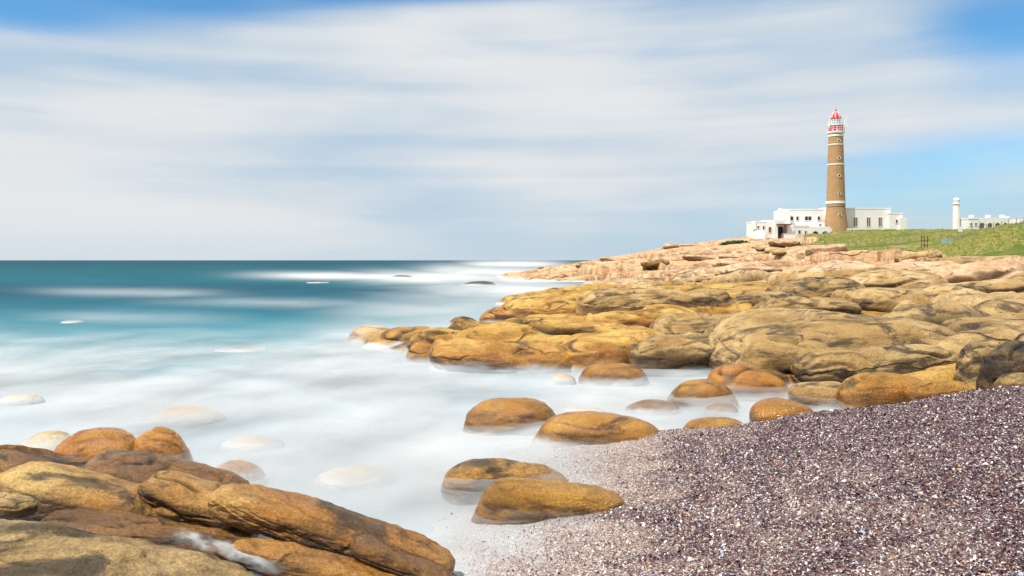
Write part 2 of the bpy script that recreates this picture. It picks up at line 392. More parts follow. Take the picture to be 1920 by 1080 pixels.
props(mk('grass',V3.reshape(-1,3),np.arange(4*n).reshape(-1,4),m,smooth=False,colors={'col':cc}),'short wind-blown coastal grass covering the slope below the lighthouse','grass',kind='stuff')
# ---------------------------------------------------------------- beach
def beachz(x,y):
    z=.05+.12*(x-.26)-.03*(y-9.7)
    z=z+.045*fbm(x*.6,y*.6,2,3)+.016*fbm(x*3,y*3,5,3)
    yc=10.0+.25*fbm(x*.5,0*x,8.8,2)+np.clip(x-5,0,9)*.05
    z=z-ss(y,yc,yc+2.2)*(.45+np.clip(z,0,1)*.6)
    z=np.where(x<-.5,z-.05*(-.5-x),z)
    return np.maximum(z,-.9)
bx=np.linspace(-6,18,700);by=np.linspace(-6,13,560)
BX,BY=np.meshgrid(bx,by);BZ=beachz(BX.ravel(),BY.ravel())
i2=np.arange(len(by)*len(bx)).reshape(len(by),len(bx));Qb=np.stack([i2[:-1,:-1],i2[:-1,1:],i2[1:,1:],i2[1:,:-1]],-1).reshape(-1,4)
def lightband(x,y):
    z=.05+.12*(x-.26)-.03*(y-9.7);n=fbm(x*.55,y*.8,3.1,4)
    b=.95*(1-ss(z+.18*n,.15,.30))
    s=np.exp(-((z+.14*n-.46)/.06)**2)*.5*ss(-y,-8.8,-6)
    s2=np.exp(-((z+.10*n-.33)/.03)**2)*.4
    return np.clip(b+s+s2,0,1)
m,N,b_=mat('shell_sand');pos=N.new('ShaderNodeNewGeometry').outputs['Position'];lb=N.attr('lb')
sep=N.new('ShaderNodeSeparateXYZ');N.l.new(pos,sep.inputs[0])
vn=N.new('ShaderNodeTexVoronoi');N.l.new(pos,vn.inputs['Vector']);vn.inputs['Scale'].default_value=60
sr=N.new('ShaderNodeSeparateColor');N.l.new(vn.outputs['Color'],sr.inputs[0])
dk=N.mix(N.mr(sr.outputs[0],.3,.95),(.05,.022,.032),(.28,.175,.17))
lt=N.mix(N.mr(sr.outputs[1],.2,.9),(.20,.13,.105),(.52,.40,.33))
c=N.mix(lb,dk,lt);c=N.mix(N.mr(sr.outputs[2],.9,.93),c,(.7,.68,.66))
n=N.noise(N.scale(pos,.8,.5,1),1.4,4,.55,.6)
fo=N.mr(N.m('SUBTRACT',sep.outputs[2],N.m('MULTIPLY',N.m('SUBTRACT',n,.5),.36)),.24,.0)
c=N.mix(fo,c,FOAM)
N.put(b_.inputs['Base Color'],c);b_.inputs['Roughness'].default_value=.55
N.l.new(N.bump(vn.outputs['Distance'],.8,.015),b_.inputs['Normal'])
props(mk('beach',np.stack([BX.ravel(),BY.ravel(),BZ],1),Qb,m,attrs={'lb':lightband(BX.ravel(),BY.ravel())}),kind='structure')
n=190000
fy=rs.uniform(3.9,10.6,n);fx=rs.uniform(-.12,.72,n)*fy+rs.normal(size=n)*.05
fz=beachz(fx,fy)
k=rs.rand(n)<ss(fz+.12*fbm(fx*.9,fy*.7,5.5,3),.02,.27)*.97+.03
k&=fz>-.01
fx,fy,fz=fx[k],fy[k],fz[k];n=len(fx)
lbv=lightband(fx,fy)
sz=(.0045+.012*rs.rand(n)**2)*(1+.8*(rs.rand(n)>.95))*(1-.35*lbv)
an=rs.uniform(0,2*math.pi,n);asp=rs.uniform(.35,.75,n)
tx=rs.normal(size=n)*.5;ty=rs.normal(size=n)*.5
u1=np.stack([np.cos(an),np.sin(an),tx],1);v1=np.stack([-np.sin(an),np.cos(an),ty],1)
c0=np.stack([fx,fy,fz+.003+sz*.35+rs.rand(n)*.006],1)
U=u1*sz[:,None];Vv=v1*(sz*asp)[:,None];up=np.array([0,0,1.])*(sz*.35)[:,None]
V5=np.stack([c0-U-up,c0-U*.2+Vv-up*.4,c0+U-up,c0-U*.1-Vv,],1).reshape(-1,3)
pal=np.array([[.038,.014,.024],[.10,.038,.053],[.25,.13,.13],[.54,.41,.35],[.85,.83,.80],[.30,.38,.52],[.47,.29,.16]])
pd=np.cumsum([.37,.23,.14,.10,.06,.04,.06]);pl=np.cumsum([.10,.11,.19,.34,.11,.03,.12])
r=rs.rand(n);mi=np.where(rs.rand(n)<lbv,1,0)
ci=np.where(mi==1,np.searchsorted(pl,r),np.searchsorted(pd,r));ci=np.clip(ci,0,6)
cc=pal[ci]*rs.uniform(.75,1.2,(n,1));cc=np.repeat(np.concatenate([np.clip(cc,0,.9),np.ones((n,1))],1),4,0)
m,N,b_=mat('shell_flakes');N.put(b_.inputs['Base Color'],N.attr('col','Color'));b_.inputs['Roughness'].default_value=.35
props(mk('shell_gravel',V5,np.arange(4*n).reshape(-1,4),m,smooth=False,colors={'col':cc}),'broken purple and white mussel shells covering the beach','shells',kind='stuff')
# ---------------------------------------------------------------- sea
def foamD(px,py,x,Y):
    wx=fbm(x*.10,Y*.05,1.1,3);n=fbm(px*.003+wx*.6,py*.010,3.7,3,.45)
    n2=fbm(px*.0018,py*.007,8.1,3)
    sh=95*np.exp(-((px-860)/230)**2)+30*ss(px,450,900)
    d=ss(py+sh+30*n+30*n2,588,765)*.97
    def g(cx,cy,sx,sy,a,sl=.012):
        return a*np.exp(-np.abs((px-cx)/sx)**3-((py-cy-sl*(px-cx))/sy)**2)
    f=fbm(px*.008,py*.05,6.1,3)
    d=np.maximum(d,g(660,518,180,7,1.05)*(1+.2*f));d=np.maximum(d,g(820,521,160,12,1.0)*(1+.3*f))
    d=np.maximum(d,g(960,495,95,7,1.0,0)*(1+.2*f));d=np.maximum(d,g(920,509,130,12,.9)*(1+.5*f));d=np.maximum(d,g(985,522,80,14,1.0))
    d=np.maximum(d,g(250,549,170,8,.35)*(1+n));d=np.maximum(d,g(960,545,170,20,.9)*(1+.3*n));d=np.maximum(d,g(240,596,190,12,.35)*(1+n))
    d=np.maximum(d,g(1130,548,150,13,1.0));d=np.maximum(d,g(520,568,220,9,.3)*(1+n));d=np.maximum(d,g(830,585,190,20,.7)*(1+.4*n))
    return np.clip(d,0,1)
def fan(p0,p1,ncol,y0,y1,nrow):
    pp=np.linspace(p0,p1,ncol);yy=np.exp(np.linspace(math.log(y0),math.log(y1),nrow))
    A,B=np.meshgrid(pp,yy);x=(A-960)/F*B
    i=np.arange(nrow*ncol).reshape(nrow,ncol);q=np.stack([i[:-1,:-1],i[:-1,1:],i[1:,1:],i[1:,:-1]],-1).reshape(-1,4)
    return A.ravel(),B.ravel(),x.ravel(),q
A,B,x,q=fan(-1400,2600,560,1.6,60000,900)
py=HY+F*H/B
stops=[488,491,500,525,545,562,590,630,680,760]
colr=np.array([[.004,.075,.105],[.002,.055,.085],[.001,.072,.105],[.003,.098,.135],[.001,.064,.10],[.004,.085,.13],[.016,.135,.185],[.055,.215,.27],[.18,.315,.365],[.37,.435,.47]])
nn=fbm(A*.003,py*.03,5,4)*16*ss(py,495,540)
C=np.stack([np.interp(py+nn,stops,colr[:,j]) for j in range(3)],1)
D=foamD(A,py,x,B)
tone=.45+.6*np.clip(fbm(A*.0026+3,py*.008,2.2,4,.45)*1.4,-1,1)
tone=np.clip(np.maximum(tone,ss(-py,-560,-535)),0,1)
W=np.array([.37,.43,.47])+(np.array([.57,.575,.58])-np.array([.37,.43,.47]))*tone[:,None]
C=C*(1-D[:,None])+W*D[:,None]
C=C*(1+.10*fbm(A*.006,py*.09,4,4)*(1-D))[:,None]
m,N,b_=mat('long_exposure_sea');pos=N.new('ShaderNodeNewGeometry').outputs['Position']
N.put(b_.inputs['Base Color'],N.attr('col','Color'));b_.inputs['Roughness'].default_value=.6;b_.inputs['Specular IOR Level'].default_value=.07
N.l.new(N.bump(N.noise(N.scale(pos,.3,.8,1),.4,3,.5),.10,.25),b_.inputs['Normal'])
props(mk('sea',np.stack([x,B,0*x],1),q,m,colors={'col':np.concatenate([np.clip(C,0,1),np.ones((len(C),1))],1)}),kind='structure')
m,N,b_=mat('sea_spray');tr=N.new('ShaderNodeBsdfTransparent');df=N.new('ShaderNodeBsdfDiffuse');df.inputs[0].default_value=(.68,.70,.715,1)
tl=N.new('ShaderNodeBsdfTranslucent');tl.inputs[0].default_value=(.66,.68,.69,1);ad=N.new('ShaderNodeMixShader');ad.inputs[0].default_value=.3
N.l.new(df.outputs[0],ad.inputs[1]);N.l.new(tl.outputs[0],ad.inputs[2])
mx=N.new('ShaderNodeMixShader');N.l.new(N.attr('dens'),mx.inputs[0]);N.l.new(tr.outputs[0],mx.inputs[1]);N.l.new(ad.outputs[0],mx.inputs[2])
out=[n_ for n_ in N.n if n_.type=='OUTPUT_MATERIAL'][0];N.l.new(mx.outputs[0],out.inputs[0]);spraymat=m
allV=[];allQ=[];allD=[];off=0
for i,hz in enumerate([.07,.15,.24]):
    A,B,x,q=fan(-500,1750,260,4.2,30,220)
    py=HY+F*H/B
    wn=fbm(x*.35+i*3,B*.28+i*2,.9*i,4,.5);wz=fbm(x*.9+i*3,B*.9,.9*i+4,3)
    bz=beachz(x,B);hz_=hz+.06*wz
    al=np.clip(.17-.03*i+.5*wn,0,.5)*ss(py+70*np.exp(-((A-860)/260)**2),600,700)
    al*=np.where(B<11.5,1-ss(bz,hz*.6-.08,hz+.03),1)
    al*=1-ss(B,22,29)
    al*=1-.9*ss(-A,-650,-300)*ss(-B,-7.5,-6.0)
    Vm=np.stack([x,B,hz_],1);kk=al[q].max(1)>.004;q=q[kk]
    allV.append(Vm);allQ.append(q+off);allD.append(al);off+=len(Vm)
Vm=np.concatenate(allV);Qm=np.concatenate(allQ);Dm=np.concatenate(allD)
u,inv=np.unique(Qm,return_inverse=True)
props(mk('sea_spray',Vm[u],inv.reshape(-1,4),m,attrs={'dens':Dm[u]}),'soft white spray drifting low over the breaking water','sea spray',kind='stuff')
# ---------------------------------------------------------------- boulders in the water and on the beach
rock(862,1052,743,816,0,'orange','large rounded golden boulder standing in white foam, left of the flatter beach boulder',depth=.7,p=2.6,seed=1,crk=.2,sub=6,tilt=5)
rock(992,1255,774,850,.03,'orange','low broad golden boulder at the foot of the shell beach, half in foam',depth=.5,p=2.7,seed=2,crk=.1,sub=6,tilt=3,rough=.7)
rock(822,1080,868,940,.04,'beach','dark wet flat rock at the edge of the shells, behind the golden one',depth=.5,p=3,seed=3,crk=.35,sub=6,tilt=5)
rock(886,1186,902,984,.08,'beach','golden flat rock half buried in the shell beach, nearest to the camera on the sand',depth=.42,p=3,seed=4,crk=.3,sub=6,tilt=7)
rock(1278,1404,783,815,.18,'beach','small low brown rock peeping over the beach crest, leftmost on the crest',depth=.6,p=2.5,seed=5,crk=.2)
rock(1406,1532,750,792,.25,'orange','rounded olive-gold rock on the beach crest beside the shells',depth=.7,p=2.5,seed=6,crk=.2)
rock(1170,1275,750,778,0,'orange','small wet rock in the foam behind the low broad golden boulder',depth=.7,seed=7,crk=.2)
rock(1245,1385,716,770,0,'orange','wet golden boulder with a pointed left end in the foamy inlet',depth=.7,p=2.4,seed=8,crk=.5,tilt=-5)
rock(1320,1385,756,776,.05,'orange','tiny golden stone at the right foot of the pointed inlet boulder',depth=.8,seed=9,crk=.2)
rock(1318,1475,688,752,0,'pyramid','reddish brown boulder sloping into the inlet below the big whaleback',depth=.8,p=2.6,seed=10,tilt=10)
rock(1085,1215,680,724,0,'orange','low golden boulder with black cap in front of the yellow shelf',depth=.8,p=2.8,seed=11,crk=.5)
rock(1030,1080,700,722,0,'pale','small pale stone lost in spray left of the black-capped boulder',depth=.8,seed=12,crk=.2)
rock(1048,1142,762,782,0,'pale','pale rock almost covered by foam behind the large golden boulder',depth=.7,seed=13,crk=.2)
rock(1480,1600,714,752,.2,'brown','rounded brown wet rock at the foot of the shadowed ledge, leftmost of the pair',depth=.8,seed=14,crk=.4,p=3)
rock(1575,1750,704,752,.3,'gold','long yellow wet rock beneath the shadowed ledge beside the shells',depth=.6,seed=15,crk=.5,p=3)
rock(1700,1830,712,742,.45,'gold','low yellow rock under the ledge at the right end of the beach crest',depth=.5,seed=16,crk=.5)
rock(1870,1960,698,728,.65,'dark','small brown stone on the beach crest at the right edge',depth=.7,seed=17,crk=.4)
# whaleback mass on the right
rock(1320,1830,594,716,.1,'brown','huge brown whaleback slab stretching above the inlet',name=FB,depth=.75,p=3.8,seed=21,sub=7,crk=.8,tilt=-1,rough=1.1,sink=.7,strata=1.2)
rock(1640,2150,598,700,.3,'brown','broad brown slab right of the whaleback running out of frame',name=FB,depth=.8,p=3.6,seed=28,sub=6,crk=.8,tilt=1,rough=1.0,sink=.7,strata=1.2)
rock(1480,1660,655,724,.2,'brown','round shouldered block under the whaleback, left of the long brown ledge',name=FB,depth=.6,p=3,seed=22,sub=6,crk=.6)
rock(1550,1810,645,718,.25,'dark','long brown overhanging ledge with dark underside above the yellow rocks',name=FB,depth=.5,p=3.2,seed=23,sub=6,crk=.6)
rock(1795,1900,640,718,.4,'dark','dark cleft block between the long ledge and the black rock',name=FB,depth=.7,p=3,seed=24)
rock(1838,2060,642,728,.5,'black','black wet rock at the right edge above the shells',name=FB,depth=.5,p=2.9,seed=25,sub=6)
rock(1300,1440,624,694,.05,'gold','golden rounded nose at the left end of the whaleback',name=FB,depth=.9,p=3,seed=26,crk=.5)
rock(1365,1590,636,728,.05,'brown','smooth golden brown bulge dropping into the inlet from the whaleback',name=FB,depth=.6,p=2.9,seed=27,sub=6,crk=.4)
# yellow shelf
rock(650,745,612,642,0,'pink','pinkish low rock at the outer left tip of the shelf in spray',depth=.9,p=2.8,seed=31)
rock(710,830,614,652,0,'orange','low golden rock joining the pinkish tip to the shelf',depth=.8,p=2.8,seed=30)
rock(760,940,614,680,0,'gold','golden brown rock at the left end of the yellow shelf',name=FB,depth=.8,p=3.4,seed=32,sub=6,crk=.5)
rock(800,1080,638,698,0,'gold','ribbed golden rock sloping into the foam at the front of the shelf',name=FB,depth=.5,p=3.3,seed=33,sub=6,tilt=5,crk=.6)
rock(820,1270,602,686,.0,'gold','long bright yellow slab forming the middle of the shelf',name=FB,depth=.5,p=4,seed=34,sub=7,tilt=1,crk=.6,strata=1.3)
rock(1040,1280,620,698,.0,'gold','cracked yellow block right of the long bright slab',name=FB,depth=.65,p=3.8,seed=35,sub=6,crk=.7)
rock(1180,1370,626,706,.0,'brown','fractured brown block at the right end of the shelf by the inlet',name=FB,depth=.7,p=3.8,seed=36,sub=6,crk=.8)
rock(920,1170,548,603,.15,'gold','yellow slab with black crown on the second ledge, leftmost',name=FB,depth=.6,p=3.5,seed=37,sub=6,crk=.5)
rock(900,1020,576,606,.05,'orange','low golden rock at the seaward foot of the second ledge',depth=.6,p=3,seed=38)
rock(1060,1330,543,602,.2,'brown','dark capped yellow slab in the middle of the second ledge',name=FB,depth=.6,p=3.5,seed=39,tilt=3,sub=6,crk=.5)
rock(1262,1392,543,596,.3,'brown','smooth domed brown rock right of the dark capped slab',name=FB,depth=.7,p=2.5,seed=40,crk=.2)
rock(1220,1440,592,642,.3,'brown','low flat rock between the second ledge and the whaleback',name=FB,depth=.6,p=3.6,seed=41,sub=6,crk=.5)
rock(1100,1320,584,622,.2,'gold','flat golden slab lying behind the fractured block',name=FB,depth=.6,p=3.6,seed=42,crk=.5)
up=[(1440,1630,520,560,.9,'dark','dark lichen crusted slab at the left of the upper plateau'),
(1560,1770,514,552,1.0,'tan','smooth tan dome in the middle of the upper plateau'),
(1570,1800,545,580,.9,'brown','flat brown slab below the tan dome of the plateau'),
(1720,1980,527,568,1.0,'tan','long tan slab at the right of the upper plateau'),
(1745,1990,498,532,1.3,'pink','pale pinkish slab highest at the right edge of the plateau'),
(1360,1500,542,580,.6,'dark','dark brown rock left of the lichen crusted plateau slab'),
(1630,1810,492,520,1.3,'pink','pale knobbly rock slab below the grass slope'),
(1410,1620,558,600,.7,'brown','brown slab just above the whaleback'),
(1820,2020,562,604,.95,'brown','brown slab at the right edge above the broad brown slab'),
(1510,1660,494,518,1.3,'pink','pink low slab between the plateau and the grass')]
for i,(a,b2,c2,d2,zb,kd,lb) in enumerate(up):
    rock(a,b2,c2,d2,zb,kd,lb,name=FB,depth=.6,p=3.4,seed=50+i,tilt=random.uniform(-3,3),sink=.7,sub=6,crk=.5)
def far(px,pt,w,hp,Y,kd,lb,**k):
    z=TH(px,Y);zt=Z(pt,Y);h=max(.3,(zt-z));a=w/2/F*Y
    return rock_at((X(px,Y),Y,z+h*.3),a,a*.7,h*.75,kd,lb,sub=4,**k)
far(1461,472,26,25,88,'tan','upright square block standing alone on the pink rocks below the hill',p=4,seed=71)
far(1258,457,30,12,165,'pink','pale boulder on the skyline, leftmost of the skyline pair',seed=72)
far(1292,458,34,11,166,'pink','pale boulder on the skyline, right one of the skyline pair',seed=73)
far(1330,484,40,22,120,'pink','rounded cream boulder amid the pink rocks left of the upright block',seed=74,p=3)
far(1163,484,34,10,120,'pink','dark-topped boulder on the far point near the horizon',seed=75)
for i in range(64):
    px=random.uniform(1010,1900);Y=random.uniform(62,135)
    x_=np.array([X(px,Y)]);g=grassmask(x_,np.array([Y]),base(x_,np.array([Y])))[0]
    z=TH(px,Y)
    if g>.3 or z<.1: continue
    s=random.uniform(.45,1.7)
    rock_at((X(px,Y),Y,z+.05*s),s*1.4,s*.8,s*random.uniform(.28,.45),random.choice(['pink','pink','tan']),'weathered pinkish boulder among many on the rocky far shore',group='boulders on the far shore',p=random.uniform(2.8,4),yaw=random.uniform(-30,30),tilt=random.uniform(-10,10),seed=100+i,sub=4,strata=.5)
for (a,b2,c2,d2,kd,lb) in [(405,500,650,660,'seablack','dark rock awash in turquoise water left of the shelf'),
 (116,156,600,606,'seablack','tiny dark rock awash far out at the left'),
 (575,618,526,531,'seablack','dark rock in the breaking wave near the horizon'),
 (868,932,527,535,'seablack','black rock awash before the far point, right one'),
 (735,775,516,520,'seablack','small dark rock behind the breaking wave'),
 (842,895,594,609,'dark','grey rock in spray behind the outer tip of the shelf'),
 (272,425,763,798,'pale','pale orange rock showing through foam above the pyramid boulder'),
 (38,150,806,856,'pale','pale misty rock left of the smooth orange boulder'),
 (415,532,818,846,'pale','faint rock under the foam right of the pyramid boulder'),
 (0,80,740,760,'pale','faint brown rock under the foam at the left edge'),
 (585,745,878,916,'pale','faint flat rock under the wash in the middle of the foam')]:
    rock(a,b2,c2,d2,0,kd,lb,name='sea_rock',depth=.8,seed=a%37+80,crk=.3,sub=5,p=2.2,sink=.2)
# ---------------------------------------------------------------- left foreground rocks
rock(104,275,802,890,.1,'pyramid','smooth orange boulder behind the left rocks, left of the pyramid boulder',depth=.7,p=2.6,seed=201,sub=6,crk=.25,tilt=-18)
rock(222,346,800,882,.1,'pyramid','shiny wet pyramid shaped orange boulder behind the left rocks',depth=.8,p=2.2,seed=202,sub=6,crk=.3,tilt=18)
rock(388,494,867,918,0,'pyramid','small orange dome in foam right of the left rocks',depth=.8,p=2.5,seed=203,sub=6,crk=.2,tilt=14)
slab(60,894,300,80,6.6,'wetbrown','dark brown wet slab at the back of the left rocks',name=FB,depth=.5,p=3.2,tilt=9,seed=204,sub=6,crk=.4)
slab(150,938,330,84,5.9,'wetgold','broad golden slab with dark base in the left rocks',name=FB,depth=.45,p=3.4,tilt=11,seed=205,sub=6,crk=.15,rough=1.1,strata=.2)
slab(315,910,300,66,6.6,'wetbrown','dark brown wet rock in the middle of the left rocks',name=FB,depth=.6,p=3,tilt=14,seed=206,sub=6,crk=.35)
slab(380,953,230,72,6.0,'wetgold','jagged golden rock between the broad golden slab and the long diagonal slab',name=FB,depth=.55,p=3.6,tilt=17,seed=207,sub=6,crk=.7)
slab(625,997,470,64,5.7,'wetgold','long diagonal golden slab running down toward the shells',name=FB,depth=.28,p=3.4,tilt=17,seed=208,sub=7,crk=.15,rough=1.1,strata=.3)
slab(765,1064,230,42,5.3,'wetbrown','dark wet low end of the diagonal slab by the shells',name=FB,depth=.35,p=3,tilt=24,seed=209,sub=6,crk=.3)
slab(605,1070,350,46,5.1,'wetgold','flat golden slab at the bottom below the long diagonal slab',name=FB,depth=.30,p=3.2,tilt=15,seed=210,sub=6,crk=.2,strata=.3)
slab(120,1120,780,164,4.5,'dark','dark grey brown foreground slab in the bottom left corner',name=FB,depth=.40,p=3.4,tilt=9,seed=211,sub=7,crk=.25,rough=1.2,strata=.4)
slab(5,950,120,42,5.4,'brown','small brown rock at the left edge on the foreground slab',depth=.6,tilt=6,seed=212,sub=5)
slab(430,955,220,32,6.4,'wetbrown','dark ridge rock behind the jagged golden rock',name=FB,depth=.5,tilt=15,seed=213,sub=5)
slab(300,1012,440,36,5.35,'wetbrown','low brown wet rock beside the milky channel',name=FB,depth=.35,p=3,tilt=10,seed=214,sub=6,crk=.3)
nu,nv=80,24;uu,vv=np.meshgrid(np.linspace(0,1,nu),np.linspace(-1,1,nv))
cpx=np.interp(uu,[0,.2,.45,.7,1],[322,360,415,470,545]);cpy=np.interp(uu,[0,.2,.45,.7,1],[990,1004,1022,1042,1072])
Yq=5.15-.35*uu;Yp=Yq-vv*.13;Zp=H-(cpy-HY)*Yq/F-.012+.012*fbm(uu*5,vv*1.5,1,2)
dn=.75*ss(1-np.abs(vv+.35*fbm(uu*7,0*uu,8,3)),0,.85)*ss(uu,0,.2)*ss(-uu,-1,-.7)*np.clip(.75+.8*fbm(uu*7,vv*1.2,3,3),0,1)
ii=np.arange(nu*nv).reshape(nv,nu);qq=np.stack([ii[:-1,:-1],ii[:-1,1:],ii[1:,1:],ii[1:,:-1]],-1).reshape(-1,4)
props(mk('water_channel',np.stack([((cpx-960)/F*Yq).ravel(),Yp.ravel(),Zp.ravel()],1),qq,spraymat,attrs={'dens':dn.ravel()}),kind='structure')
# ---------------------------------------------------------------- buildings
white=plain('whitewash',(.80,.79,.77),.8,.04,.6);cream=plain('cream_trim',(.70,.68,.63),.8,.08)
redp=plain('red_paint',(.60,.03,.04),.4,.1);dark=plain('dark_glass',(.03,.035,.045),.2,.2);brownp=plain('brown_wood',(.20,.09,.05),.7,.2)
steel=plain('grey_metal',(.35,.36,.38),.4,.1);rust=plain('rusty_iron',(.22,.10,.05),.8,.3,8);wood=plain('weathered_post',(.30,.23,.15),.9,.2,6)
green=plain('pale_green_paint',(.35,.5,.42),.7,.1)
m,N,b_=mat('brown_tower_stone');pos=N.new('ShaderNodeTexCoord').outputs['Object']
sep=N.new('ShaderNodeSeparateXYZ');N.l.new(pos,sep.inputs[0])
ang=N.m('MULTIPLY',N.m('ARCTAN2',sep.outputs[1],sep.outputs[0]),2.0)
cmb=N.new('ShaderNodeCombineXYZ');N.l.new(ang,cmb.inputs[0]);N.l.new(sep.outputs[2],cmb.inputs[1])
br=N.new('ShaderNodeTexBrick');N.l.new(cmb.outputs[0],br.inputs['Vector']);br.inputs['Scale'].default_value=2.6
br.inputs['Color1'].default_value=(.46,.26,.10,1);br.inputs['Color2'].default_value=(.34,.19,.075,1);br.inputs['Mortar'].default_value=(.48,.34,.19,1);br.inputs['Mortar Size'].default_value=.03
c=N.mix(N.mr(N.noise(pos,1.2,6,.7),.35,.7,0,.4),br.outputs[0],(.26,.145,.065));N.put(b_.inputs['Base Color'],c);b_.inputs['Roughness'].default_value=.85
N.l.new(N.bump(br.outputs['Fac'],-.4,.05),b_.inputs['Normal']);stone=m
YL=176.0;s=YL/F
def zl(py,Y=YL): return Z(py,Y)
lx=X(1567,YL);LO=(lx,YL,zl(430))
L=empty('lighthouse',LO,'tall brown stone lighthouse with white bands and red and white lantern','lighthouse')
def lat(name,prof,mt,par=L,n=40,smooth=True,cx=lx,cy=YL): 
    return MB(LO).lathe(cx,cy,[(r*s,zl(p)) for r,p in prof],n).build(name,mt,par,smooth)
lat('tower',[(17.0,388),(16.6,375),(12.9,254)],stone)
lat('tower_base',[(22.5,436),(20.5,420),(17.6,400),(16.8,389)],stone)
for (r,p,t) in ((17.3,380,4.5),(14.8,309,2.2),(13.7,272,2.0),(13.4,255,3.5)):
    lat('white_band',[(r-2,p+t/2),(r+.5,p+t/2),(r+.5,p-t/2),(r-2,p-t/2)],white,smooth=False)
for p,r in ((404,18.3),(364,16.3),(331,15.3),(298,14.3),(266,13.3)):
    ro=MB(LO);zc=zl(p);yy=YL-r*s;ri=2.1*s;re=3.0*s
    for i in range(16):
        a=2*math.pi*i/16;a2=2*math.pi*(i+1)/16
        pt=[(lx+ri*math.cos(a),yy-.14,zc+ri*math.sin(a)),(lx+re*math.cos(a),yy-.14,zc+re*math.sin(a)),(lx+re*math.cos(a2),yy-.14,zc+re*math.sin(a2)),(lx+ri*math.cos(a2),yy-.14,zc+ri*math.sin(a2))]
        ro.quad(pt);ro.quad([pt[1],(pt[1][0],yy+.4,pt[1][2]),(pt[2][0],yy+.4,pt[2][2]),pt[2]])
        ro.quad([pt[0],pt[3],(pt[3][0],yy+.3,pt[3][2]),(pt[0][0],yy+.3,pt[0][2])])
    w=ro.build('porthole_window',cream,L)
    gl_=MB(LO)
    for i in range(16):
        a=2*math.pi*i/16;a2=2*math.pi*(i+1)/16
        gl_.quad([(lx,yy-.06,zc),(lx+ri*math.cos(a),yy-.06,zc+ri*math.sin(a)),(lx+ri*math.cos((a+a2)/2),yy-.06,zc+ri*math.sin((a+a2)/2)),(lx+ri*math.cos(a2),yy-.06,zc+ri*math.sin(a2))])
    gl_.build('pane',dark,w)
lat('gallery',[(10,252),(12.5,252),(16,249.5),(16,247.5),(10,247.5)],white,smooth=False)
lat('watch_room',[(10.5,248),(10.5,236)],white)
for k in range(8):
    a=2*math.pi*(k+.25)/8
    MB(LO).bar((lx+10.1*s*math.cos(a),YL+10.1*s*math.sin(a),zl(247)),(lx+10.1*s*math.cos(a),YL+10.1*s*math.sin(a),zl(236)),.36,8).build('red_stripe',redp,L)
lat('upper_gallery',[(8,236.5),(14,236.5),(14,234.5),(8,234.5)],white,smooth=False)
def railing(r,p0,p1,nm):
    mb=MB(LO)
    for k in range(20):
        a=2*math.pi*k/20;a2=2*math.pi*(k+1)/20
        c_=lambda t,p:(lx+r*s*math.cos(t),YL+r*s*math.sin(t),zl(p))
        mb.bar(c_(a,p0),c_(a,p1),.035,4);mb.bar(c_(a,p1),c_(a2,p1),.04,4);mb.bar(c_(a,(p0+p1)/2),c_(a2,(p0+p1)/2),.03,4)
    mb.build(nm,white,L)
railing(15.5,247.5,240,'gallery_railing');railing(13.5,234,226,'gallery_railing')
lat('lantern_glass',[(7.8,234.5),(7.8,222)],plain('lantern_glazing',(.30,.38,.42),.1,.2))
mb=MB(LO)
for k in range(10):
    a=2*math.pi*k/10;mb.bar((lx+8*s*math.cos(a),YL+8*s*math.sin(a),zl(234)),(lx+8*s*math.cos(a),YL+8*s*math.sin(a),zl(222)),.09,4)
mb.build('glazing_bars',white,L)
lat('dome',[(9.6,223),(9.4,221.5),(7.4,216),(4.6,212),(2.4,209.5),(1.9,208.5),(1.9,206.5),(0.05,205)],redp)
mb=MB(LO)
for k in range(8):
    a=2*math.pi*(k+.5)/8
    pr=[(9.6,222),(7.6,216),(4.8,211.9),(2.6,209.4)]
    for (r0,p0),(r1,p1) in zip(pr[:-1],pr[1:]): mb.bar((lx+r0*s*math.cos(a),YL+r0*s*math.sin(a),zl(p0)),(lx+r1*s*math.cos(a),YL+r1*s*math.sin(a),zl(p1)),.08,4)
mb.build('dome_ribs',white,L)
MB(LO).bar((lx,YL,zl(206)),(lx,YL,zl(200)),.05).build('lightning_rod',steel,L)
for dx,p0,p1 in ((16.5,238,219),(-15.5,240,225),(13,238,223)):
    MB(LO).box(lx+dx*s-.11,lx+dx*s+.11,YL-1.2,YL-1.05,zl(p0),zl(p1)).build('antenna_panel',white,L)
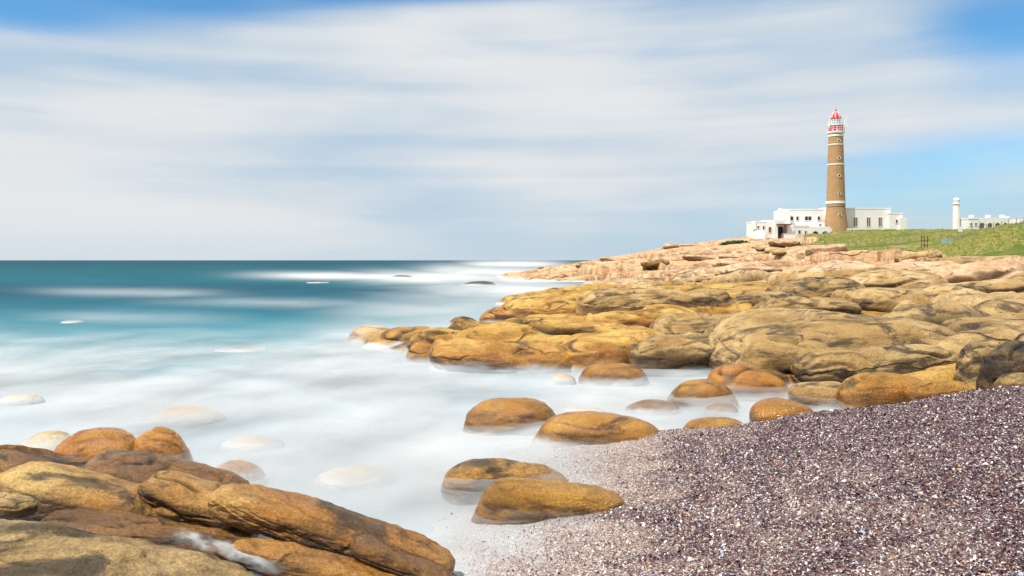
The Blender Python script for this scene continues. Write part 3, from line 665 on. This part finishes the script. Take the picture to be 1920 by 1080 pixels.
class House:
    def __init__(h,name,px0,px1,Y,label,cat='house',pz=448,group=None):
        h.Y=Y;h.o=(X((px0+px1)/2,Y),Y,Z(pz,Y));h.e=empty(name,h.o,label,cat,group)
    def block(h,a,b,t,bt,dep,y=0,name='wall',mt=None):
        Y=h.Y+y;return MB(h.o).box(X(a,h.Y),X(b,h.Y),Y,Y+dep,Z(bt,h.Y),Z(t,h.Y)).build(name,mt or white,h.e)
    def parapet(h,a,b,t,dep,y=0):
        Y=h.Y+y;x0,x1,z=X(a,h.Y),X(b,h.Y),Z(t,h.Y);mb=MB(h.o)
        mb.box(x0-.06,x1+.06,Y-.06,Y+.2,z+.003,z+.28).box(x0-.06,x1+.06,Y+dep-.2,Y+dep+.06,z+.003,z+.28)
        mb.box(x0-.06,x0+.2,Y+.203,Y+dep-.203,z+.003,z+.28).box(x1-.2,x1+.06,Y+.203,Y+dep-.203,z+.003,z+.28)
        mb.build('parapet',white,h.e)
    def opening(h,a,b,t,bt,y=0,name='window',fm=None,pane=None):
        Y=h.Y+y;x0,x1,z0,z1=X(a,h.Y),X(b,h.Y),Z(bt,h.Y),Z(t,h.Y);f=.12;mb=MB(h.o)
        mb.box(x0,x0+f,Y-.09,Y-.003,z0,z1).box(x1-f,x1,Y-.09,Y-.003,z0,z1).box(x0+f,x1-f,Y-.09,Y-.003,z1-f,z1).box(x0+f,x1-f,Y-.09,Y-.003,z0,z0+f)
        if x1-x0>.9: mb.box((x0+x1)/2-.04,(x0+x1)/2+.04,Y-.08,Y-.003,z0+f,z1-f)
        w=mb.build(name,fm or cream,h.e)
        MB(h.o).box(x0+f,x1-f,Y-.03,Y-.004,z0+f,z1-f).build('pane' if name=='window' else 'door_panel',pane or dark,w)
    def arcade(h,a,b,t,bt,n,dep,y=0,fill=.62):
        Y=h.Y+y;x0,x1,z0,z1=X(a,h.Y),X(b,h.Y),Z(bt,h.Y),Z(t,h.Y);mb=MB(h.o);bw=(x1-x0)/n;r=bw*fill/2;th=.35
        spring=min(z1-.35-r,z0+(z1-z0)*.5)
        for i in range(n):
            c=x0+bw*(i+.5);l=x0+bw*i;rr=l+bw
            mb.box(l,c-r,Y,Y+th,z0,z1).box(c+r,rr,Y,Y+th,z0,z1)
            K=10
            for k in range(K):
                t0=math.pi-math.pi*k/K;t1=math.pi-math.pi*(k+1)/K
                xa,za=c+r*math.cos(t0),spring+r*math.sin(t0);xb,zb=c+r*math.cos(t1),spring+r*math.sin(t1)
                mb.quad([(xa,Y,za),(xb,Y,zb),(xb,Y,z1),(xa,Y,z1)]);mb.quad([(xa,Y+th,za),(xb,Y+th,zb),(xb,Y,zb),(xa,Y,za)]);mb.quad([(xa,Y,z1),(xb,Y,z1),(xb,Y+th,z1),(xa,Y+th,z1)])
        mb.build('arcade',white,h.e)
        MB(h.o).box(x0,x1,Y+th+1.4,Y+dep,z0,z1-.02).build('wall',white,h.e)
        MB(h.o).box(x0,x1,Y+th+.003,Y+th+1.397,z1-.22,z1-.02).build('roof',white,h.e)
h=House('keeper_house',1586,1692,177,'long white flat-roofed house right of the lighthouse with brown doors')
h.block(1583,1670,392,440,8);h.parapet(1583,1670,392,8)
h.block(1662,1686,402,440,6,-1.6);h.parapet(1662,1686,402,6,-1.6)
for a in (1600,1624,1646): h.opening(a,a+8,407,425,0,'door' if a!=1624 else 'window',cream,brownp)
h.opening(1672,1677,412,420,-1.6)
h.block(1678,1690,409,440,3,-2.4,'porch')
h.block(1598,1604,389.5,392.2,1,3,'chimney');h.block(1643,1650,389,392.2,1,3,'chimney')
MB(h.o).bar((X(1629,177),179,Z(392,177)),(X(1629,177),179,Z(383,177)),.05).build('antenna',steel,h.e)
h.block(1586,1660,429,435,.35,-3,'terrace_wall')
h=House('keeper_house',1455,1552,177.5,'white flat-roofed house with corner turret left of the lighthouse')
h.block(1474,1553,394,440,8);h.parapet(1474,1553,394,8)
h.block(1461,1478,395,440,5,-1.2);h.block(1459,1464,391,395.1,1.2,-1.2,'turret')
for a,b2 in ((1481,1488),(1492,1498),(1508,1522),(1532,1538)): h.opening(a,b2,405,414)
h.block(1546,1556,389,440,5,-1.5,'stair_tower');h.block(1515,1521,390.5,394.2,1,3,'chimney')
h=House('lower_house',1405,1482,171,'low white stepped house with dark pergola at the left end of the lighthouse compound')
h.block(1415,1450,417,454,6);h.block(1438,1482,412,452,7,1.5);h.parapet(1415,1437.5,417,6)
h.block(1450,1456,419,452,3,-.8);h.block(1474,1486,421,454,3,-.8)
MB(h.o).box(X(1453,171),X(1477,171),168.6,172.4,Z(422.4,171),Z(420.5,171)).build('pergola_roof',brownp,h.e)
h.opening(1457,1472,425,441,1.5,'door',brownp,dark);h.opening(1419,1424,423,429);h.opening(1429,1434,423,431);h.opening(1440,1447,425,437,0,'door',cream,brownp)
h.block(1413,1417,414,430,1.2,-.2,'buttress')
cx=X(1428,168)
MB(h.o).lathe(cx,168.6,[(1.3,Z(457,168)),(1.3,Z(434,168)),(1.15,Z(433,168)),(0.02,Z(432,168))],28).build('cistern',white,h.e,True)
h=House('arcade_house',1486,1552,171.5,'white single storey house with arched porch below the lighthouse')
h.block(1480,1520,425,450,5,0.4);h.opening(1487,1491,432,438,.4);h.opening(1497,1503,431,439,.4);h.opening(1509,1514,432,443,.4,'door',cream,brownp)
h.arcade(1520,1556,425,453,2,5);h.parapet(1480,1519,425,5,.4)
h.block(1536,1555,416,425.5,4,2.5,'upper_room');h.opening(1543,1549,418.5,423.5,2.5)
h.block(1464,1486,438,455,2,-2.2,'yard_wall')
h=House('garden_wall',1556,1600,174,'low white wall in front of the lighthouse base','wall',436)
h.block(1557,1598,428.5,440,.4)
Yb=165
h=House('arched_house',1816,1898,Yb,'separate white house with arches and roof posts at the far right','house',432)
h.block(1816,1836,411,440,6);h.arcade(1836,1894,408,437,4,6,.3,.66);h.parapet(1816,1835,411,6)
for a in (1829,1860,1887): h.block(a,a+5,402,408.2,1,1.5,'chimney')
for a in (1818,1827): h.opening(a,a+5,417,424)
h.block(1893,1896,405,436,2,.5,'end_wall')
h=House('beacon_tower',1787,1800,168,'slim white beacon tower with small lantern right of the lighthouse','beacon',420)
def lb_(nm,pr,mt): MB(h.o).lathe(X(1793,168),168,[(r*168/F,Z(p,168)) for r,p in pr],20).build(nm,mt,h.e,True)
lb_('shaft',[(6.6,440),(6.4,414),(6.0,384)],white);lb_('gallery',[(4,384),(7.2,383.5),(7.2,382),(4,382)],white)
lb_('lantern_room',[(5.4,382),(5.4,375)],cream);lb_('dome',[(5.8,375),(4.4,372),(0.02,370.5)],white)
h=House('shed',1912,1935,120,'tiny white shed on the hilltop at the right edge','shed',420)
h.block(1911,1935,410,424,2.5);h.opening(1915,1918,412.5,416.5)
def fence(pts,label):
    e=empty('wire_fence',(X(pts[0][0],pts[0][1]),pts[0][1],TH(*pts[0])),label,'fence');o=tuple(e.location);tops=[]
    for px,Y in pts:
        z=TH(px,Y);x=X(px,Y);hh=random.uniform(.9,1.15)
        MB(o).bar((x,Y,z-.3),(x+random.uniform(-.08,.08),Y,z+hh),.038,6).build('fence_post',wood,e);tops.append((x,Y,z+hh))
    for dz in (.12,.5,.85):
        mb=MB(o)
        for p,q_ in zip(tops[:-1],tops[1:]): mb.bar((p[0],p[1],p[2]-dz),(q_[0],q_[1],q_[2]-dz),.008,4)
        mb.build('fence_wire',steel,e)
fence([(1545+i*11.5,112-i*.35) for i in range(17)],'long wire fence on wooden posts crossing the grass slope')
fence([(1765+i*14,98-i*.6) for i in range(14)],'wire fence climbing the brown hill right of the rusty frame')
Y=92.;z=TH(1733,Y);x=X(1733,Y);e=empty('rusty_frame',(x,Y,z),'small rusty metal frame on posts standing in the grass','frame');o=(x,Y,z)
for dx in (-.35,0,.35): MB(o).bar((x+dx,Y,z-.2),(x+dx,Y,z+1.5),.05,5).build('post',rust,e)
for dz in (.5,1.0,1.4): MB(o).bar((x-.4,Y-.05,z+dz),(x+.4,Y-.05,z+dz),.04,5).build('crossbar',rust,e)
Y=90.;z=TH(1776,Y);x=X(1776,Y);e=empty('notice_board',(x,Y,z),'low pale green board lying in the grass beside the rusty frame','board');o=(x,Y,z)
MB(o).box(x-.6,x+.6,Y,Y+.08,z+.15,z+.75).build('panel',green,e)
for dx in (-.5,.5): MB(o).box(x+dx-.04,x+dx+.04,Y+.083,Y+.16,z-.1,z+.7).build('leg',wood,e)
Y=95.;z=TH(1800,Y);x=X(1800,Y);e=empty('sign_post',(x,Y,z),'small white sign on a post in the grass below the beacon','sign');o=(x,Y,z)
MB(o).bar((x,Y,z-.1),(x,Y,z+1.5),.05,6).build('post',steel,e);MB(o).box(x-.25,x+.25,Y-.09,Y-.055,z+.85,z+1.5).build('panel',white,e)
leaf=plain('dark_leaves',(.07,.11,.03),.8,.4,6)
for i,(px,Y,w) in enumerate(((1372,150,1.8),(1388,152,2.4),(1362,148,1.2))):
    z=TH(px,Y);n=500;d=rs.normal(size=(n,3));d/=np.linalg.norm(d,axis=1)[:,None];d*=rs.uniform(.5,1,(n,1))*np.array([w,w*.6,w*.36]);d[:,2]=np.abs(d[:,2])
    t1=rs.normal(size=(n,3))*.16;t2=rs.normal(size=(n,3))*.16
    Vv=np.stack([d-t1,d+t2,d+t1,d-t2],1).reshape(-1,3)
    o=mk('bush',Vv,np.arange(4*n).reshape(-1,4),leaf,smooth=False);o.location=(X(px,Y),Y,z-.1)
    props(o,('middle','largest, right-hand','small left-hand')[i]+' dark green bush in the clump on the rocks left of the houses','bush')
# ---------------------------------------------------------------- light
Sd=np.array([-.50,-.34,1.0]);Sd/=np.linalg.norm(Sd)
el=math.asin(Sd[2]);az=math.atan2(Sd[0],Sd[1])
sl=bpy.data.lights.new('Sun','SUN');sl.energy=5.0;sl.angle=math.radians(.5);sl.color=(1,.94,.84)
so=bpy.data.objects.new('Sun',sl);COL.objects.link(so)
from mathutils import Vector
so.rotation_euler=Vector(Sd).to_track_quat('Z','Y').to_euler();so.location=(0,0,50)
w=bpy.data.worlds.new("World");S.world=w;w.use_nodes=True;N=NT(w.node_tree)
bg=[n_ for n_ in N.n if n_.type=='BACKGROUND'][0];bg.inputs[1].default_value=.1
sky=N.new('ShaderNodeTexSky',sky_type='NISHITA');sky.sun_disc=False;sky.sun_elevation=el;sky.sun_rotation=az;sky.ozone_density=2.0;sky.dust_density=.6
tc=N.new('ShaderNodeTexCoord').outputs['Generated'];sp=N.new('ShaderNodeSeparateXYZ');N.l.new(tc,sp.inputs[0])
A_=N.m('ARCTAN2',sp.outputs[0],sp.outputs[1])
hl=N.m('SQRT',N.m('ADD',N.m('MULTIPLY',sp.outputs[0],sp.outputs[0]),N.m('MULTIPLY',sp.outputs[1],sp.outputs[1])))
E_=N.m('ARCTAN2',sp.outputs[2],hl)
cm=N.new('ShaderNodeCombineXYZ');N.l.new(N.m('MULTIPLY',A_,1.7),cm.inputs[0]);N.l.new(N.m('ADD',N.m('MULTIPLY',E_,6.5),N.m('MULTIPLY',A_,-.05)),cm.inputs[1])
cv=cm.outputs[0]
c1=N.noise(cv,1.0,3,.45,.2);c2_=N.noise(N.scale(cv,1,1.6,1),1.5,4,.5,.2);c3=N.noise(N.scale(cv,.4,5,1),1.2,3,.5,.1)
def gs(a,e_,sa,se,amp):
    t=N.m('ADD',N.m('POWER',N.m('ABSOLUTE',N.m('DIVIDE',N.m('SUBTRACT',A_,a),sa)),2.0),N.m('POWER',N.m('ABSOLUTE',N.m('DIVIDE',N.m('SUBTRACT',E_,e_),se)),2.0))
    return N.m('MULTIPLY',N.m('EXPONENT',N.m('MULTIPLY',t,-1.0)),amp)
hole=gs(-.58,.262,.12,.030,1.2)
for a in ((-.42,.295,.13,.028,1.25),(-.24,.320,.14,.024,1.2),(-.02,.338,.22,.026,1.2),(.56,.245,.09,.060,1.35),(.55,.118,.17,.034,.8),(.42,.06,.18,.028,.55),(.34,.325,.20,.035,.65),(-.40,.215,.16,.012,.35),(.10,.25,.2,.012,.35)):
    hole=N.m('ADD',hole,gs(*a))
cover=N.m('ADD',N.m('SUBTRACT',1.0,hole),N.m('MULTIPLY',N.m('SUBTRACT',c2_,.5),1.3))
cover=N.mr(cover,-.35,1.0)
cover=N.m('MULTIPLY',cover,N.mr(c1,.25,.55,.88,1.0))
sh_=N.m('ADD',N.m('MULTIPLY',c1,.6),N.m('ADD',N.m('MULTIPLY',c2_,.28),N.m('MULTIPLY',c3,.18)))
bright=N.mix(N.mr(sh_,.40,.62),(5.1,6.3,7.5),(7.9,8.1,8.25))
bright=N.mix(N.mr(E_,.06,-.0,0,.5),bright,(5.6,6.8,7.7))
skyc=N.mix(1.0,sky.outputs[0],(.72,1.28,1.56),'MULTIPLY')
N.put(bg.inputs[0],N.mix(cover,skyc,bright))
# ---------------------------------------------------------------- camera
cd=bpy.data.cameras.new('Camera');cd.lens=28;cd.sensor_width=36;cd.shift_y=-52/1920;cd.clip_start=.1;cd.clip_end=100000
co=bpy.data.objects.new('Camera',cd);COL.objects.link(co);co.location=(0,0,H);co.rotation_euler=(math.radians(90),0,0);S.camera=co
S.view_settings.view_transform='Standard'
